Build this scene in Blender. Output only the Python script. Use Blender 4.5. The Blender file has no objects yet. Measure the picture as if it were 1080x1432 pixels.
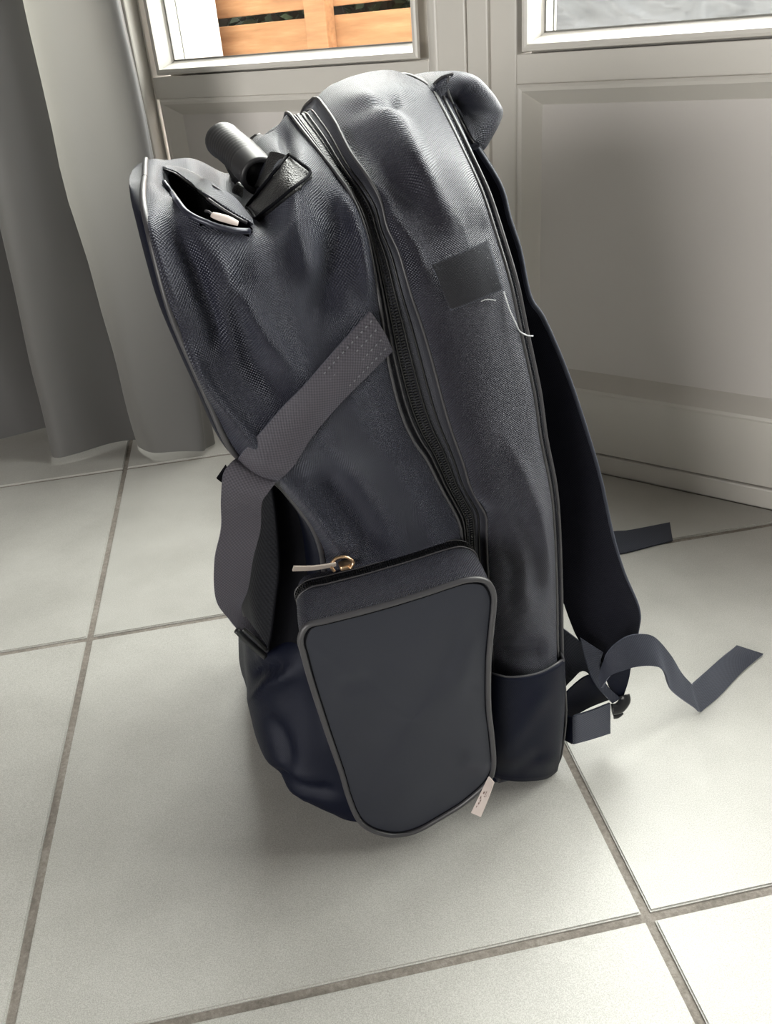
import bpy, bmesh, math, random
from math import sin, cos, pi, radians, sqrt, exp, tan, atan2, hypot
from mathutils import Vector, Matrix
from mathutils.bvhtree import BVHTree
from mathutils import noise as mnoise
random.seed(7)
S = bpy.context.scene
COL = S.collection

# ------------------------------------------------------------------ camera
PITCH, ROLL, F_PX, CAM_H = 0.51959, -0.08898, 1178.26, 0.566
fw = Vector((0, cos(PITCH), -sin(PITCH)))
up0 = Vector((0, sin(PITCH), cos(PITCH)))
rt0 = Vector((1, 0, 0))
rt = rt0 * cos(ROLL) + up0 * sin(ROLL)
up = -rt0 * sin(ROLL) + up0 * cos(ROLL)
CAM = Vector((0, 0, CAM_H))
cd = bpy.data.cameras.new('camera')
cam = bpy.data.objects.new('camera', cd)
COL.objects.link(cam)
M = Matrix((rt, up, -fw)).transposed().to_4x4()
M.translation = CAM
cam.matrix_world = M
cd.sensor_fit = 'VERTICAL'
cd.sensor_height = 36.0
cd.lens = F_PX / 1432 * 36.0
cd.clip_start = 0.02
S.camera = cam

# ------------------------------------------------------------------ light
W_ = bpy.data.worlds.new('overcast_sky')
S.world = W_
W_.use_nodes = True
wn = W_.node_tree.nodes
bg = wn['Background']
bg.inputs['Color'].default_value = (1.0, 0.975, 0.93, 1)
bg.inputs['Strength'].default_value = 17.5
S.view_settings.view_transform = 'Standard'
S.view_settings.look = 'None'
S.view_settings.exposure = 0.0
S.view_settings.gamma = 1.0
S.view_settings.use_curve_mapping = False
S.cycles.max_bounces = 8
S.cycles.diffuse_bounces = 5
S.cycles.use_denoising = True

# directions of the French door plane: D runs along it, N runs out through it
TD = radians(-37.2)
D = Vector((cos(TD), sin(TD), 0))
N = Vector((-sin(TD), cos(TD), 0))
def dw(p, n, z): return D * p + N * n + Vector((0, 0, z))

def portal(name, p0, p1, z0, z1, n, flip):
    l = bpy.data.lights.new(name, 'AREA'); l.shape = 'RECTANGLE'
    l.size = abs(p1 - p0); l.size_y = abs(z1 - z0); l.cycles.is_portal = True
    o = bpy.data.objects.new(name, l); COL.objects.link(o)
    zax = N if flip else -N         # lamp shines along local -Z
    xax = Vector((0, 0, 1)).cross(zax)
    m = Matrix((xax, Vector((0, 0, 1)), zax)).transposed().to_4x4()
    m.translation = dw((p0 + p1) / 2, n, (z0 + z1) / 2)
    o.matrix_world = m
portal('door_daylight', -1.17, 1.37, 0.53, 2.15, 1.10, True)
portal('rear_fill', -.9, .5, 0.3, 1.4, -2.80, False)  # fill light through the unseen opening added behind the camera

# ------------------------------------------------------------------ helpers
def new_obj(name, verts, faces, mat=None, parent=None, smooth=True, uvs=None):
    me = bpy.data.meshes.new(name)
    me.from_pydata([tuple(v) for v in verts], [], faces)
    if smooth:
        me.polygons.foreach_set('use_smooth', [True] * len(me.polygons))
    if uvs is not None:
        ul = me.uv_layers.new(name='UVMap')
        for l in me.loops:
            ul.data[l.index].uv = uvs[l.vertex_index]
    me.update()
    o = bpy.data.objects.new(name, me)
    COL.objects.link(o)
    if mat: me.materials.append(mat)
    if parent: o.parent = parent
    return o
def from_bm(name, bm, mat=None, parent=None, smooth=False):
    bmesh.ops.recalc_face_normals(bm, faces=bm.faces)
    me = bpy.data.meshes.new(name); bm.to_mesh(me); bm.free()
    if smooth: me.polygons.foreach_set('use_smooth', [True] * len(me.polygons))
    o = bpy.data.objects.new(name, me); COL.objects.link(o)
    if mat: me.materials.append(mat)
    if parent: o.parent = parent
    return o
def empty(name, loc, rz=0):
    o = bpy.data.objects.new(name, None); COL.objects.link(o)
    o.location = loc; o.rotation_euler = (0, 0, rz); o.empty_display_size = .05
    return o
def tag(o, label=None, cat=None, kind=None, group=None):
    if label: o['label'] = label
    if cat: o['category'] = cat
    if kind: o['kind'] = kind
    if group: o['group'] = group
    return o
def catmull(P, n, closed=False):
    """resample a polyline of tuples, evenly by arc length, through a Catmull-Rom curve"""
    P = [Vector(p) if len(p) <= 4 else p for p in P]
    m = len(P); out = []
    segs = m if closed else m - 1
    sub = 14
    for i in range(segs):
        if closed: a, b, c, d = P[(i - 1) % m], P[i], P[(i + 1) % m], P[(i + 2) % m]
        else: a, b, c, d = P[max(i - 1, 0)], P[i], P[i + 1], P[min(i + 2, m - 1)]
        for k in range(sub):
            t = k / sub
            out.append(0.5 * ((2 * b) + (c - a) * t + (2 * a - 5 * b + 4 * c - d) * t * t + (-a + 3 * b - 3 * c + d) * t ** 3))
    out.append(P[0].copy() if closed else P[-1].copy())
    L = [0.0]
    for i in range(1, len(out)): L.append(L[-1] + (out[i] - out[i - 1]).length)
    res = []; j = 0
    N_ = n if not closed else n + 1
    for i in range(N_):
        s = L[-1] * i / (N_ - 1)
        while j < len(L) - 2 and L[j + 1] < s: j += 1
        t = (s - L[j]) / max(L[j + 1] - L[j], 1e-12)
        res.append(out[j].lerp(out[j + 1], min(max(t, 0), 1)))
    return res[:-1] if closed else res
def grid(name, rows, mat, parent, uv=None, smooth=True, close_u=False):
    """rows: list of rows of Vectors"""
    nr, nc = len(rows), len(rows[0])
    V = [p for r in rows for p in r]
    Fc = []
    for i in range(nr - 1):
        for j in range(nc - (0 if close_u else 1)):
            k = (j + 1) % nc
            Fc.append((i * nc + j, i * nc + k, (i + 1) * nc + k, (i + 1) * nc + j))
    if uv is None:
        U_ = []
        mid = nr // 2
        cx = [0.0]
        for j in range(1, nc): cx.append(cx[-1] + (rows[mid][j] - rows[mid][j - 1]).length)
        for i in range(nr):
            c = 0 if i == 0 else c + (rows[i][nc // 2] - rows[i - 1][nc // 2]).length
            for j in range(nc): U_.append((cx[j], c))
        uv = U_
    return new_obj(name, V, Fc, mat, parent, smooth, uv)
def tube(name, path, r, mat, parent, seg=8, closed=False, flat=1.0, n=None, radii=None):
    P = catmull(path, n or max(12, len(path) * 6), closed)
    m = len(P); V = []; Fc = []
    prev = None
    for i in range(m):
        t = (P[(i + 1) % m] - P[i - 1]) if closed else (P[min(i + 1, m - 1)] - P[max(i - 1, 0)])
        t.normalize()
        if prev is None:
            prev = t.orthogonal().normalized()
        prev = (prev - t * prev.dot(t)).normalized()
        b = t.cross(prev)
        rr = r if radii is None else r * radii(i / (m - 1))
        for k in range(seg):
            a = 2 * pi * k / seg
            V.append(P[i] + prev * cos(a) * rr + b * sin(a) * rr * flat)
    for i in range(m if closed else m - 1):
        for k in range(seg):
            i2 = (i + 1) % m; k2 = (k + 1) % seg
            Fc.append((i * seg + k, i * seg + k2, i2 * seg + k2, i2 * seg + k))
    if not closed:
        Fc.append(tuple(range(seg))[::-1]); Fc.append(tuple((m - 1) * seg + k for k in range(seg)))
    return new_obj(name, V, Fc, mat, parent, True)
def ribbon(name, e1, e2, th, mat, parent, n=60, m=8, puff=0.0, flipn=False, sag=0.0):
    """solid band between two edge polylines"""
    A = catmull(e1, n); B = catmull(e2, n)
    top = []; bot = []
    for i in range(n):
        t = A[min(i + 1, n - 1)] - A[max(i - 1, 0)] + B[min(i + 1, n - 1)] - B[max(i - 1, 0)]
        w = B[i] - A[i]
        nn = t.cross(w).normalized()
        if flipn: nn = -nn
        rt_, rb_ = [], []
        for j in range(m + 1):
            c = j / m
            p = A[i].lerp(B[i], c)
            h = th / 2 + puff * sqrt(max(0, 1 - (2 * c - 1) ** 2))
            s_ = sag * (1 - (2 * c - 1) ** 2)
            rt_.append(p + nn * (h + s_)); rb_.append(p - nn * (h - s_))
        top.append(rt_); bot.append(rb_)
    nc = 2 * (m + 1)
    rows = [top[i] + bot[i][::-1] for i in range(n)]
    V = [p for r in rows for p in r]; Fc = []
    for i in range(n - 1):
        for j in range(nc):
            k = (j + 1) % nc
            Fc.append((i * nc + j, i * nc + k, (i + 1) * nc + k, (i + 1) * nc + j))
    Fc.append(tuple(range(nc))[::-1]); Fc.append(tuple((n - 1) * nc + j for j in range(nc)))
    uv = []; c = 0; wid = (A[n // 2] - B[n // 2]).length
    for i in range(n):
        if i: c += (rows[i][m // 2] - rows[i - 1][m // 2]).length
        for j in range(nc):
            cc = j if j <= m else (2 * m + 1 - j)
            uv.append((cc / m * wid, c))
    o = new_obj(name, V, Fc, mat, parent, True, uv)
    md = o.modifiers.new('edge', 'EDGE_SPLIT'); md.split_angle = radians(50)
    return o

# ------------------------------------------------------------------ materials
def mat(name, color, rough=.5, metal=0, spec=.5, sheen=0, **kw):
    m = bpy.data.materials.new(name); m.use_nodes = True
    b = m.node_tree.nodes['Principled BSDF']
    b.inputs['Base Color'].default_value = (*color, 1)
    b.inputs['Roughness'].default_value = rough
    b.inputs['Metallic'].default_value = metal
    b.inputs['Specular IOR Level'].default_value = spec
    b.inputs['Sheen Weight'].default_value = sheen
    return m
def nd(m, t, **kw):
    n = m.node_tree.nodes.new(t)
    for k, v in kw.items():
        if k in n.inputs.keys() if hasattr(n.inputs, 'keys') else False: n.inputs[k].default_value = v
        else: setattr(n, k, v)
    return n
def lk(m, a, b): m.node_tree.links.new(a, b)
def math_(m, op, a, b=None, c=None):
    n = m.node_tree.nodes.new('ShaderNodeMath'); n.operation = op
    for i, v in enumerate((a, b, c)):
        if v is None: continue
        if isinstance(v, (int, float)): n.inputs[i].default_value = v
        else: lk(m, v, n.inputs[i])
    return n.outputs[0]
def noise_tex(m, vec, scale, detail=3, rough=.5):
    n = m.node_tree.nodes.new('ShaderNodeTexNoise')
    n.inputs['Scale'].default_value = scale; n.inputs['Detail'].default_value = detail
    n.inputs['Roughness'].default_value = rough
    if vec is not None: lk(m, vec, n.inputs['Vector'])
    return n
def ramp(m, fac, stops):
    r = m.node_tree.nodes.new('ShaderNodeValToRGB'); cr = r.color_ramp
    while len(cr.elements) < len(stops): cr.elements.new(.5)
    for e, (p, c) in zip(cr.elements, stops):
        e.position = p; e.color = (*c, 1) if len(c) == 3 else c
    lk(m, fac, r.inputs[0]); return r.outputs['Color']
def weave(name, c_lo, c_hi, period=.0017, bump=.35, rough=.5, sheen=.25, spec=.5, twill=False):
    m = mat(name, c_lo, rough, spec=spec, sheen=sheen)
    nt = m.node_tree; b = nt.nodes['Principled BSDF']
    b.inputs['Sheen Roughness'].default_value = .4
    b.inputs['Sheen Tint'].default_value = (.72, .78, 1.0, 1)
    b.inputs['Specular Tint'].default_value = (.86, .89, 1.0, 1)
    uv = nd(m, 'ShaderNodeUVMap'); sp = nd(m, 'ShaderNodeSeparateXYZ'); lk(m, uv.outputs[0], sp.inputs[0])
    k = 2 * pi / period
    if twill:
        a = math_(m, 'SINE', math_(m, 'MULTIPLY', math_(m, 'ADD', sp.outputs[0], math_(m, 'MULTIPLY', sp.outputs[1], .8)), k))
        c = math_(m, 'SINE', math_(m, 'MULTIPLY', sp.outputs[1], k * 1.6))
        h = math_(m, 'ADD', math_(m, 'MULTIPLY', a, .8), math_(m, 'MULTIPLY', c, .3))
    else:
        a = math_(m, 'SINE', math_(m, 'MULTIPLY', sp.outputs[0], k))
        c = math_(m, 'SINE', math_(m, 'MULTIPLY', sp.outputs[1], k))
        h = math_(m, 'MULTIPLY', a, c)
    h01 = math_(m, 'ADD', math_(m, 'MULTIPLY', h, .5), .5)
    bp = nd(m, 'ShaderNodeBump'); bp.inputs['Strength'].default_value = bump; bp.inputs['Distance'].default_value = .0005
    lk(m, h01, bp.inputs['Height']); lk(m, bp.outputs[0], b.inputs['Normal'])
    tc = nd(m, 'ShaderNodeTexCoord')
    nz = noise_tex(m, tc.outputs['Object'], 22, 4)
    f = math_(m, 'ADD', math_(m, 'MULTIPLY', h01, .75), math_(m, 'MULTIPLY', nz.outputs['Fac'], .25))
    lk(m, ramp(m, f, [(.28, c_lo), (.78, c_hi)]), b.inputs['Base Color'])
    return m
NAVY = weave('navy_nylon', (.001, .001, .004), (.020, .020, .036), bump=1.3, rough=.38, sheen=.10, spec=.7)
NAVY2 = weave('charcoal_navy_nylon', (.001, .001, .003), (.021, .018, .029), bump=1.3, rough=.38, sheen=.10, spec=.7)
FINE = weave('fine_navy_nylon', (.008, .009, .015), (.015, .017, .027), period=.0009, bump=.25, rough=.42, sheen=.08)
DARK = weave('dark_navy_nylon', (.0015, .002, .007), (.005, .007, .018), period=.0014, bump=.2, sheen=.0, spec=.18)
BLACK = weave('black_lining', (.0015, .0015, .002), (.004, .004, .006), period=.0012, bump=.2, rough=.8, sheen=.0, spec=.12)
MESH = weave('black_air_mesh', (.003, .003, .006), (.009, .009, .015), period=.0022, bump=.5, rough=.85, sheen=.03, spec=.2)
GREYM = weave('grey_twill_mesh', (.002, .002, .003), (.009, .0095, .012), period=.004, bump=.5, rough=.7, twill=True, spec=.2, sheen=.02)
WEB = weave('charcoal_webbing', (.030, .026, .032), (.064, .058, .070), period=.0022, bump=.5, rough=.6, sheen=.35)
WEBN = weave('navy_webbing', (.009, .011, .019), (.026, .029, .044), period=.0022, bump=.5, rough=.6, sheen=.35)
PIPE = mat('grey_piping', (.038, .037, .042), .42, spec=.6)
PIPE_L = mat('pale_thread', (.13, .135, .15), .5)
TAPE = weave('zip_tape', (.008, .008, .011), (.020, .020, .026), period=.0015, bump=.3)
TEETH = mat('zip_coil', (.006, .006, .007), .35, spec=.5)
RUB = mat('grey_rubber', (.020, .020, .022), .45)
PLAST = mat('black_plastic', (.014, .015, .017), .35)
GOLD = mat('brass_slider', (.85, .58, .36), .3, metal=1)
NICK = mat('nickel_tab', (.62, .54, .48), .4, metal=.5)
TAB = mat('pale_tab', (.52, .45, .42), .5)
THREAD = mat('white_thread', (.45, .46, .48), .6)
VELC = weave('black_velcro', (.006, .006, .007), (.022, .022, .024), period=.0011, bump=.6, rough=.9, sheen=.25)
def leather():
    m = mat('black_leather', (.018, .018, .019), .42, spec=.6)
    b = m.node_tree.nodes['Principled BSDF']; tc = nd(m, 'ShaderNodeTexCoord')
    v = nd(m, 'ShaderNodeTexVoronoi'); v.inputs['Scale'].default_value = 900; lk(m, tc.outputs['Object'], v.inputs['Vector'])
    n = noise_tex(m, tc.outputs['Object'], 120, 4)
    h = math_(m, 'ADD', v.outputs['Distance'], math_(m, 'MULTIPLY', n.outputs['Fac'], 2.5))
    bp = nd(m, 'ShaderNodeBump'); bp.inputs['Strength'].default_value = .6; bp.inputs['Distance'].default_value = .0006
    lk(m, h, bp.inputs['Height']); lk(m, bp.outputs[0], b.inputs['Normal']); return m
LEATH = leather()

def tile_mat():
    m = mat('ceramic_tile', (.5, .5, .48), .32)
    b = m.node_tree.nodes['Principled BSDF']; tc = nd(m, 'ShaderNodeTexCoord'); g = nd(m, 'ShaderNodeNewGeometry')
    a = noise_tex(m, g.outputs['Position'], 1300, 2, .6)
    c = noise_tex(m, g.outputs['Position'], 9, 4, .6)
    f = math_(m, 'ADD', math_(m, 'MULTIPLY', a.outputs['Fac'], .72), math_(m, 'MULTIPLY', c.outputs['Fac'], .28))
    lk(m, ramp(m, f, [(.36, (.33, .322, .30)), (.5, (.43, .424, .40)), (.64, (.53, .525, .50))]), b.inputs['Base Color'])
    lk(m, math_(m, 'MULTIPLY_ADD', c.outputs['Fac'], .16, .26), b.inputs['Roughness'])
    bp = nd(m, 'ShaderNodeBump'); bp.inputs['Strength'].default_value = .06; bp.inputs['Distance'].default_value = .0005
    lk(m, a.outputs['Fac'], bp.inputs['Height']); lk(m, bp.outputs[0], b.inputs['Normal']); return m
TILE = tile_mat()
def grout_mat():
    m = mat('grout', (.2, .18, .16), .85)
    b = m.node_tree.nodes['Principled BSDF']; g = nd(m, 'ShaderNodeNewGeometry')
    a = noise_tex(m, g.outputs['Position'], 260, 4, .7); c = noise_tex(m, g.outputs['Position'], 14, 2)
    f = math_(m, 'ADD', math_(m, 'MULTIPLY', a.outputs['Fac'], .55), math_(m, 'MULTIPLY', c.outputs['Fac'], .45))
    lk(m, ramp(m, f, [(.3, (.13, .115, .10)), (.5, (.235, .21, .185)), (.7, (.36, .33, .30))]), b.inputs['Base Color'])
    bp = nd(m, 'ShaderNodeBump'); bp.inputs['Strength'].default_value = .7; bp.inputs['Distance'].default_value = .0015
    lk(m, a.outputs['Fac'], bp.inputs['Height']); lk(m, bp.outputs[0], b.inputs['Normal']); return m
GROUT = grout_mat()
PVC = mat('white_pvc', (.64, .615, .575), .33)
PVCP = mat('white_door_panel', (.62, .59, .57), .38)
SEAL = mat('grey_seal', (.16, .16, .15), .6)
WALL = mat('white_paint', (.36, .35, .335), .9)
def curtain_mat():
    m = bpy.data.materials.new('grey_curtain_fabric'); m.use_nodes = True; nt = m.node_tree
    b = nt.nodes['Principled BSDF']; out = nt.nodes['Material Output']
    b.inputs['Base Color'].default_value = (.092, .091, .095, 1); b.inputs['Roughness'].default_value = .55
    b.inputs['Sheen Weight'].default_value = .1
    t = nd(m, 'ShaderNodeBsdfTranslucent'); t.inputs['Color'].default_value = (.56, .54, .49, 1)
    mx = nd(m, 'ShaderNodeMixShader'); mx.inputs[0].default_value = .26
    g = nd(m, 'ShaderNodeNewGeometry'); n = noise_tex(m, g.outputs['Position'], 900, 2)
    bp = nd(m, 'ShaderNodeBump'); bp.inputs['Strength'].default_value = .12; bp.inputs['Distance'].default_value = .0004
    lk(m, n.outputs['Fac'], bp.inputs['Height']); lk(m, bp.outputs[0], b.inputs['Normal'])
    lk(m, b.outputs[0], mx.inputs[1]); lk(m, t.outputs[0], mx.inputs[2]); lk(m, mx.outputs[0], out.inputs['Surface'])
    return m
CURT = curtain_mat()
def glass_mat():
    m = bpy.data.materials.new('clear_glass'); m.use_nodes = True; nt = m.node_tree
    nt.nodes.remove(nt.nodes['Principled BSDF']); out = nt.nodes['Material Output']
    t = nd(m, 'ShaderNodeBsdfTransparent'); t.inputs['Color'].default_value = (.95, .97, .96, 1)
    g = nd(m, 'ShaderNodeBsdfGlossy'); g.inputs['Roughness'].default_value = .02
    lw = nd(m, 'ShaderNodeLayerWeight'); lw.inputs['Blend'].default_value = .5
    fr = math_(m, 'MULTIPLY_ADD', math_(m, 'POWER', lw.outputs['Facing'], 5.0), .9, .04)
    mx = nd(m, 'ShaderNodeMixShader'); lk(m, fr, mx.inputs[0]); lk(m, t.outputs[0], mx.inputs[1]); lk(m, g.outputs[0], mx.inputs[2])
    lk(m, mx.outputs[0], out.inputs['Surface']); return m
GLASS = glass_mat()
def wood_mat():
    m = mat('fence_wood', (.5, .25, .1), .7)
    b = m.node_tree.nodes['Principled BSDF']; tc = nd(m, 'ShaderNodeTexCoord')
    mp = nd(m, 'ShaderNodeMapping'); mp.inputs['Scale'].default_value = (1.5, 12, 14); lk(m, tc.outputs['Object'], mp.inputs['Vector'])
    n = noise_tex(m, mp.outputs[0], 3, 6, .6)
    lk(m, ramp(m, n.outputs['Fac'], [(.3, (.26, .12, .050)), (.55, (.40, .20, .09)), (.75, (.50, .29, .15))]), b.inputs['Base Color']); return m
WOOD = wood_mat()
TARP = mat('grey_tarpaulin_sheet', (.17, .175, .19), .3)
PAVE = mat('terrace_concrete', (.36, .35, .33), .9)
WHITE = mat('white_render', (.75, .75, .73), .8)

# ------------------------------------------------------------------ structure
def box_dn(bm, p0, p1, n0, n1, z0, z1, bev=.0):
    b2 = bmesh.new()
    bmesh.ops.create_cube(b2, size=1)
    for v in b2.verts:
        v.co = Vector((p0 + (v.co.x + .5) * (p1 - p0), n0 + (v.co.y + .5) * (n1 - n0), z0 + (v.co.z + .5) * (z1 - z0)))
    if bev: bmesh.ops.bevel(b2, geom=b2.edges[:], offset=bev, segments=2, affect='EDGES', profile=.5)
    me = bpy.data.meshes.new('t'); b2.to_mesh(me); b2.free(); bm.from_mesh(me); bpy.data.meshes.remove(me)
def dn_obj(name, boxes, m, parent=None, bev=.0015, smooth=False):
    """boxes in door coordinates; object is rotated into the door plane"""
    bm = bmesh.new()
    for b in boxes: box_dn(bm, *b, bev=bev)
    o = from_bm(name, bm, m, parent, smooth)
    if parent is None: o.rotation_euler = (0, 0, TD)
    return o
def frame_chamfer(name, p0, p1, z0, z1, w, n0, n1, m, parent, lip=.003):
    """mitred moulding that slopes from n0 at its outer edge to n1 at its inner edge"""
    prof = [(0, n0 + .003), (.001, n0 - lip * .6), (.004, n0 - lip), (.008, n0 - lip * .7), (w - .003, n1 - .004), (w, n1 - .0005), (w, n1 + .003)]
    V = []; Fc = []
    for (o_, n) in prof:
        V += [(p0 + o_, n, z0 + o_), (p1 - o_, n, z0 + o_), (p1 - o_, n, z1 - o_), (p0 + o_, n, z1 - o_)]
    for i in range(len(prof) - 1):
        for k in range(4):
            k2 = (k + 1) % 4
            Fc.append((i * 4 + k, i * 4 + k2, (i + 1) * 4 + k2, (i + 1) * 4 + k))
    return new_obj(name, V, Fc, m, parent, False)

# floor: grout bed with one object for each tile
TA = -0.13365
A_ = Vector((sin(TA), cos(TA), 0)); B_ = Vector((cos(TA), -sin(TA), 0))
floor = new_obj('floor', [dw(-3.2, -3, -.0025), dw(2.4, -3, -.0025), dw(2.4, 1.06, -.0025), dw(-3.2, 1.06, -.0025),
                          dw(-3.2, -3, -.05), dw(2.4, -3, -.05), dw(2.4, 1.06, -.05), dw(-3.2, 1.06, -.05)],
                [(0, 1, 2, 3), (7, 6, 5, 4), (0, 4, 5, 1), (1, 5, 6, 2), (2, 6, 7, 3), (3, 7, 4, 0)], GROUT, None, False)
tag(floor, 'floor of large pale grey ceramic tiles with recessed brown grout', kind='structure')
bl = [-.239 + .449 * k for k in range(-8, 8)]
al = [.3484 + .4478 * k for k in range(-9, 7)]; al[al.index(min(al, key=lambda x: abs(x - .796)))] = .804
al = [a if abs(a - 1.244) > .01 else 1.2424 for a in al]
G = .0072
tmesh = None
for i in range(len(al) - 1):
    for j in range(len(bl) - 1):
        ca, cb = (al[i] + al[i + 1]) / 2, (bl[j] + bl[j + 1]) / 2
        c = A_ * ca + B_ * cb
        p, n = c.dot(D), c.dot(N)
        if p < -3.3 or p > 2.5 or n < -2.9 or n > 1.25: continue
        if tmesh is None:
            bm = bmesh.new(); bmesh.ops.create_cube(bm, size=1)
            for v in bm.verts: v.co = Vector((v.co.x * .4418, v.co.y * .4418, -.0045 + v.co.z * .009))
            bmesh.ops.bevel(bm, geom=[e for e in bm.edges if all(v.co.z > -.001 for v in e.verts)], offset=.0012, segments=2, affect='EDGES')
            tmesh = bpy.data.meshes.new('tile'); bm.to_mesh(tmesh); bm.free(); tmesh.materials.append(TILE)
        # cut tiles that meet the door threshold
        if n > .72:
            b3 = bmesh.new(); b3.from_mesh(tmesh)
            R_ = Matrix.Rotation(-TA, 4, 'Z')
            for v in b3.verts: v.co.x *= (bl[j + 1] - bl[j] - G) / .4418; v.co.y *= (al[i + 1] - al[i] - G) / .4418
            bmesh.ops.transform(b3, matrix=Matrix.Translation(c) @ R_, verts=b3.verts)
            r_ = bmesh.ops.bisect_plane(b3, geom=b3.verts[:] + b3.edges[:] + b3.faces[:], plane_co=N * 1.0155, plane_no=N, clear_outer=True)
            if len(b3.faces) < 3: b3.free(); continue
            me = bpy.data.meshes.new('tile'); b3.to_mesh(me); b3.free()
            if not me.materials: me.materials.append(TILE)
            o = bpy.data.objects.new('tile', me); COL.objects.link(o); o.parent = floor
        else:
            o = bpy.data.objects.new('tile', tmesh); COL.objects.link(o); o.parent = floor
            o.location = c + Vector((0, 0, random.uniform(-.0003, .0003))); o.rotation_euler = (0, 0, -TA)
            o.scale = ((bl[j + 1] - bl[j] - G) / .4418, (al[i + 1] - al[i] - G) / .4418, 1)

FN = 1.017      # face of the door leaves
def wall(name, *b, label=None):
    o = dn_obj(name, list(b), WALL, None, bev=0); tag(o, label, kind='structure'); return o
wall('wall_front', (-3.2, -1.235, .93, 1.085, -.05, 2.6), (1.45, 2.4, .93, 1.085, -.05, 2.6), (-1.235, 1.45, .93, 1.085, 2.2, 2.6), label='white wall around the french doors')
wall('wall_back', (-3.2, -.9, -2.9, -2.78, -.05, 2.6), (.5, 2.4, -2.9, -2.78, -.05, 2.6), (-.9, .5, -2.9, -2.78, -.05, .3), (-.9, .5, -2.9, -2.78, 1.4, 2.6), label='white wall behind the camera with an opening added for fill light')  # the opening is added to let in fill light
wall('wall_left', (-3.3, -3.2, -2.9, 1.2, -.05, 2.6), label='white side wall on the left')
wall('wall_right', (2.4, 2.5, -2.9, 1.2, -.05, 2.6), label='white side wall on the right')
WALL = mat('fill_cut_ceiling', (.09, .075, .06), .8)  # unseen ceiling, coloured dark to hold back fill on the floor
wall('ceiling', (-3.3, 2.5, -2.9, 1.2, 2.6, 2.7), label='unseen ceiling coloured dark brown to cut fill light')
# door frame
fr = dn_obj('trim_1', [(-1.235, -1.163, .995, 1.09, 0, 2.2), (1.375, 1.45, .995, 1.09, 0, 2.2), (-1.163, 1.375, .995, 1.09, 2.13, 2.2),
                       (-1.163, 1.375, 1.019, 1.085, -.002, .0265)], PVC, None, bev=.003)
tag(fr, 'white plastic door frame and low threshold', kind='structure')

def leaf(idx, p0, p1, gp0, gp1, pp0, pp1, label):
    """one door leaf: stiles, rails, glazing above and a recessed panel below"""
    o = dn_obj('door_%d' % idx, [(p0, gp0, FN, 1.072, .030, 2.12), (gp1, p1, FN, 1.072, .030, 2.12)], PVC, None, bev=.0022)
    tag(o, label, kind='structure')
    dn_obj('bottom_rail', [(gp0, gp1, FN + .0006, 1.070, .030, .1155)], PVC, o, bev=.001)
    dn_obj('middle_rail', [(gp0, gp1, FN + .0006, 1.070, .4955, .527)], PVC, o, bev=.001)
    dn_obj('top_rail', [(gp0, gp1, FN + .0006, 1.070, 2.04, 2.12)], PVC, o, bev=.001)
    frame_chamfer('panel_moulding', pp0, pp1, .115, .496, .025, FN, FN + .02, PVC, o)
    dn_obj('recessed_panel', [(pp0 + .020, pp1 - .020, FN + .0195, 1.065, .135, .476)], PVCP, o, bev=0)
    return o
d1 = leaf(1, -1.160, -.615, -1.157, -.642, -1.149, -.642, 'left french door leaf with a wooden fence seen through its glass')
d2 = leaf(2, -.575, .060, -.519, -.005, -.519, -.005, 'right french door leaf with a grey cover seen through its glass')
d3 = leaf(3, .066, .715, .110, .660, .110, .660, 'unseen third french door leaf added for light from the right')  # out of view, added to bring daylight in from the right
d4 = leaf(4, .721, 1.372, .765, 1.320, .765, 1.320, 'unseen fourth french door leaf added for light from the right')  # also added out of view for more light from the right
def glazing(o, q0, q1):
    frame_chamfer('glazing_bead', q0, q1, .529, 2.03, .018, FN - .001, FN + .023, PVC, o, lip=.002)
    # rubber seal, pane and outer reveal
    V = []; Fc = []
    a0, a1, z0, z1 = q0 + .018, q1 - .018, .547, 2.012
    s = .0018
    dn_obj('rubber_seal', [(a0, a0 + s, FN + .022, FN + .024, z0, z1), (a1 - s, a1, FN + .022, FN + .024, z0, z1), (a0, a1, FN + .022, FN + .024, z0, z0 + s)], SEAL, o, bev=0)
    dn_obj('outer_reveal', [(q0, a0, FN + .026, 1.071, z0 - .018, z1), (a1, q1, FN + .026, 1.071, z0 - .018, z1), (q0, q1, FN + .026, 1.071, z0 - .02, z0)], PVC, o, bev=0)
    dn_obj('glass_pane', [(a0 + .0004, a1 - .0004, FN + .0245, FN + .0275, z0 + .0004, z1 - .0004)], GLASS, o, bev=0)
    dn_obj('spacer_line', [(a0, a0 + .0016, 1.062, 1.0635, z0, z1), (a0, a1, 1.062, 1.0635, z0, z0 + .0012)], SEAL, o, bev=0)
glazing(d1, -1.143, -.655)
glazing(d2, -.512, -.012)
glazing(d3, .117, .653)
glazing(d4, .772, 1.313)
# meeting strip between the leaves
ast = dn_obj('trim_2', [(-.629, -.582, FN - .010, FN + .02, .030, 2.12), (-.5815, -.553, FN - .0075, FN + .02, .030, 2.12)], PVC, None, bev=.002)
tag(ast, 'white meeting strip between the two door leaves', kind='structure')
V = [(-.640, FN, .03), (-.640, FN, 2.12), (-.628, FN - .011, .03), (-.628, FN - .011, 2.12), (-.622, FN - .012, .03), (-.622, FN - .012, 2.12), (-.620, FN - .0098, .03), (-.620, FN - .0098, 2.12)]
new_obj('cover_bead', V, [(0, 2, 3, 1), (2, 4, 5, 3), (4, 6, 7, 5)], PVC, ast, True)

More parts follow.
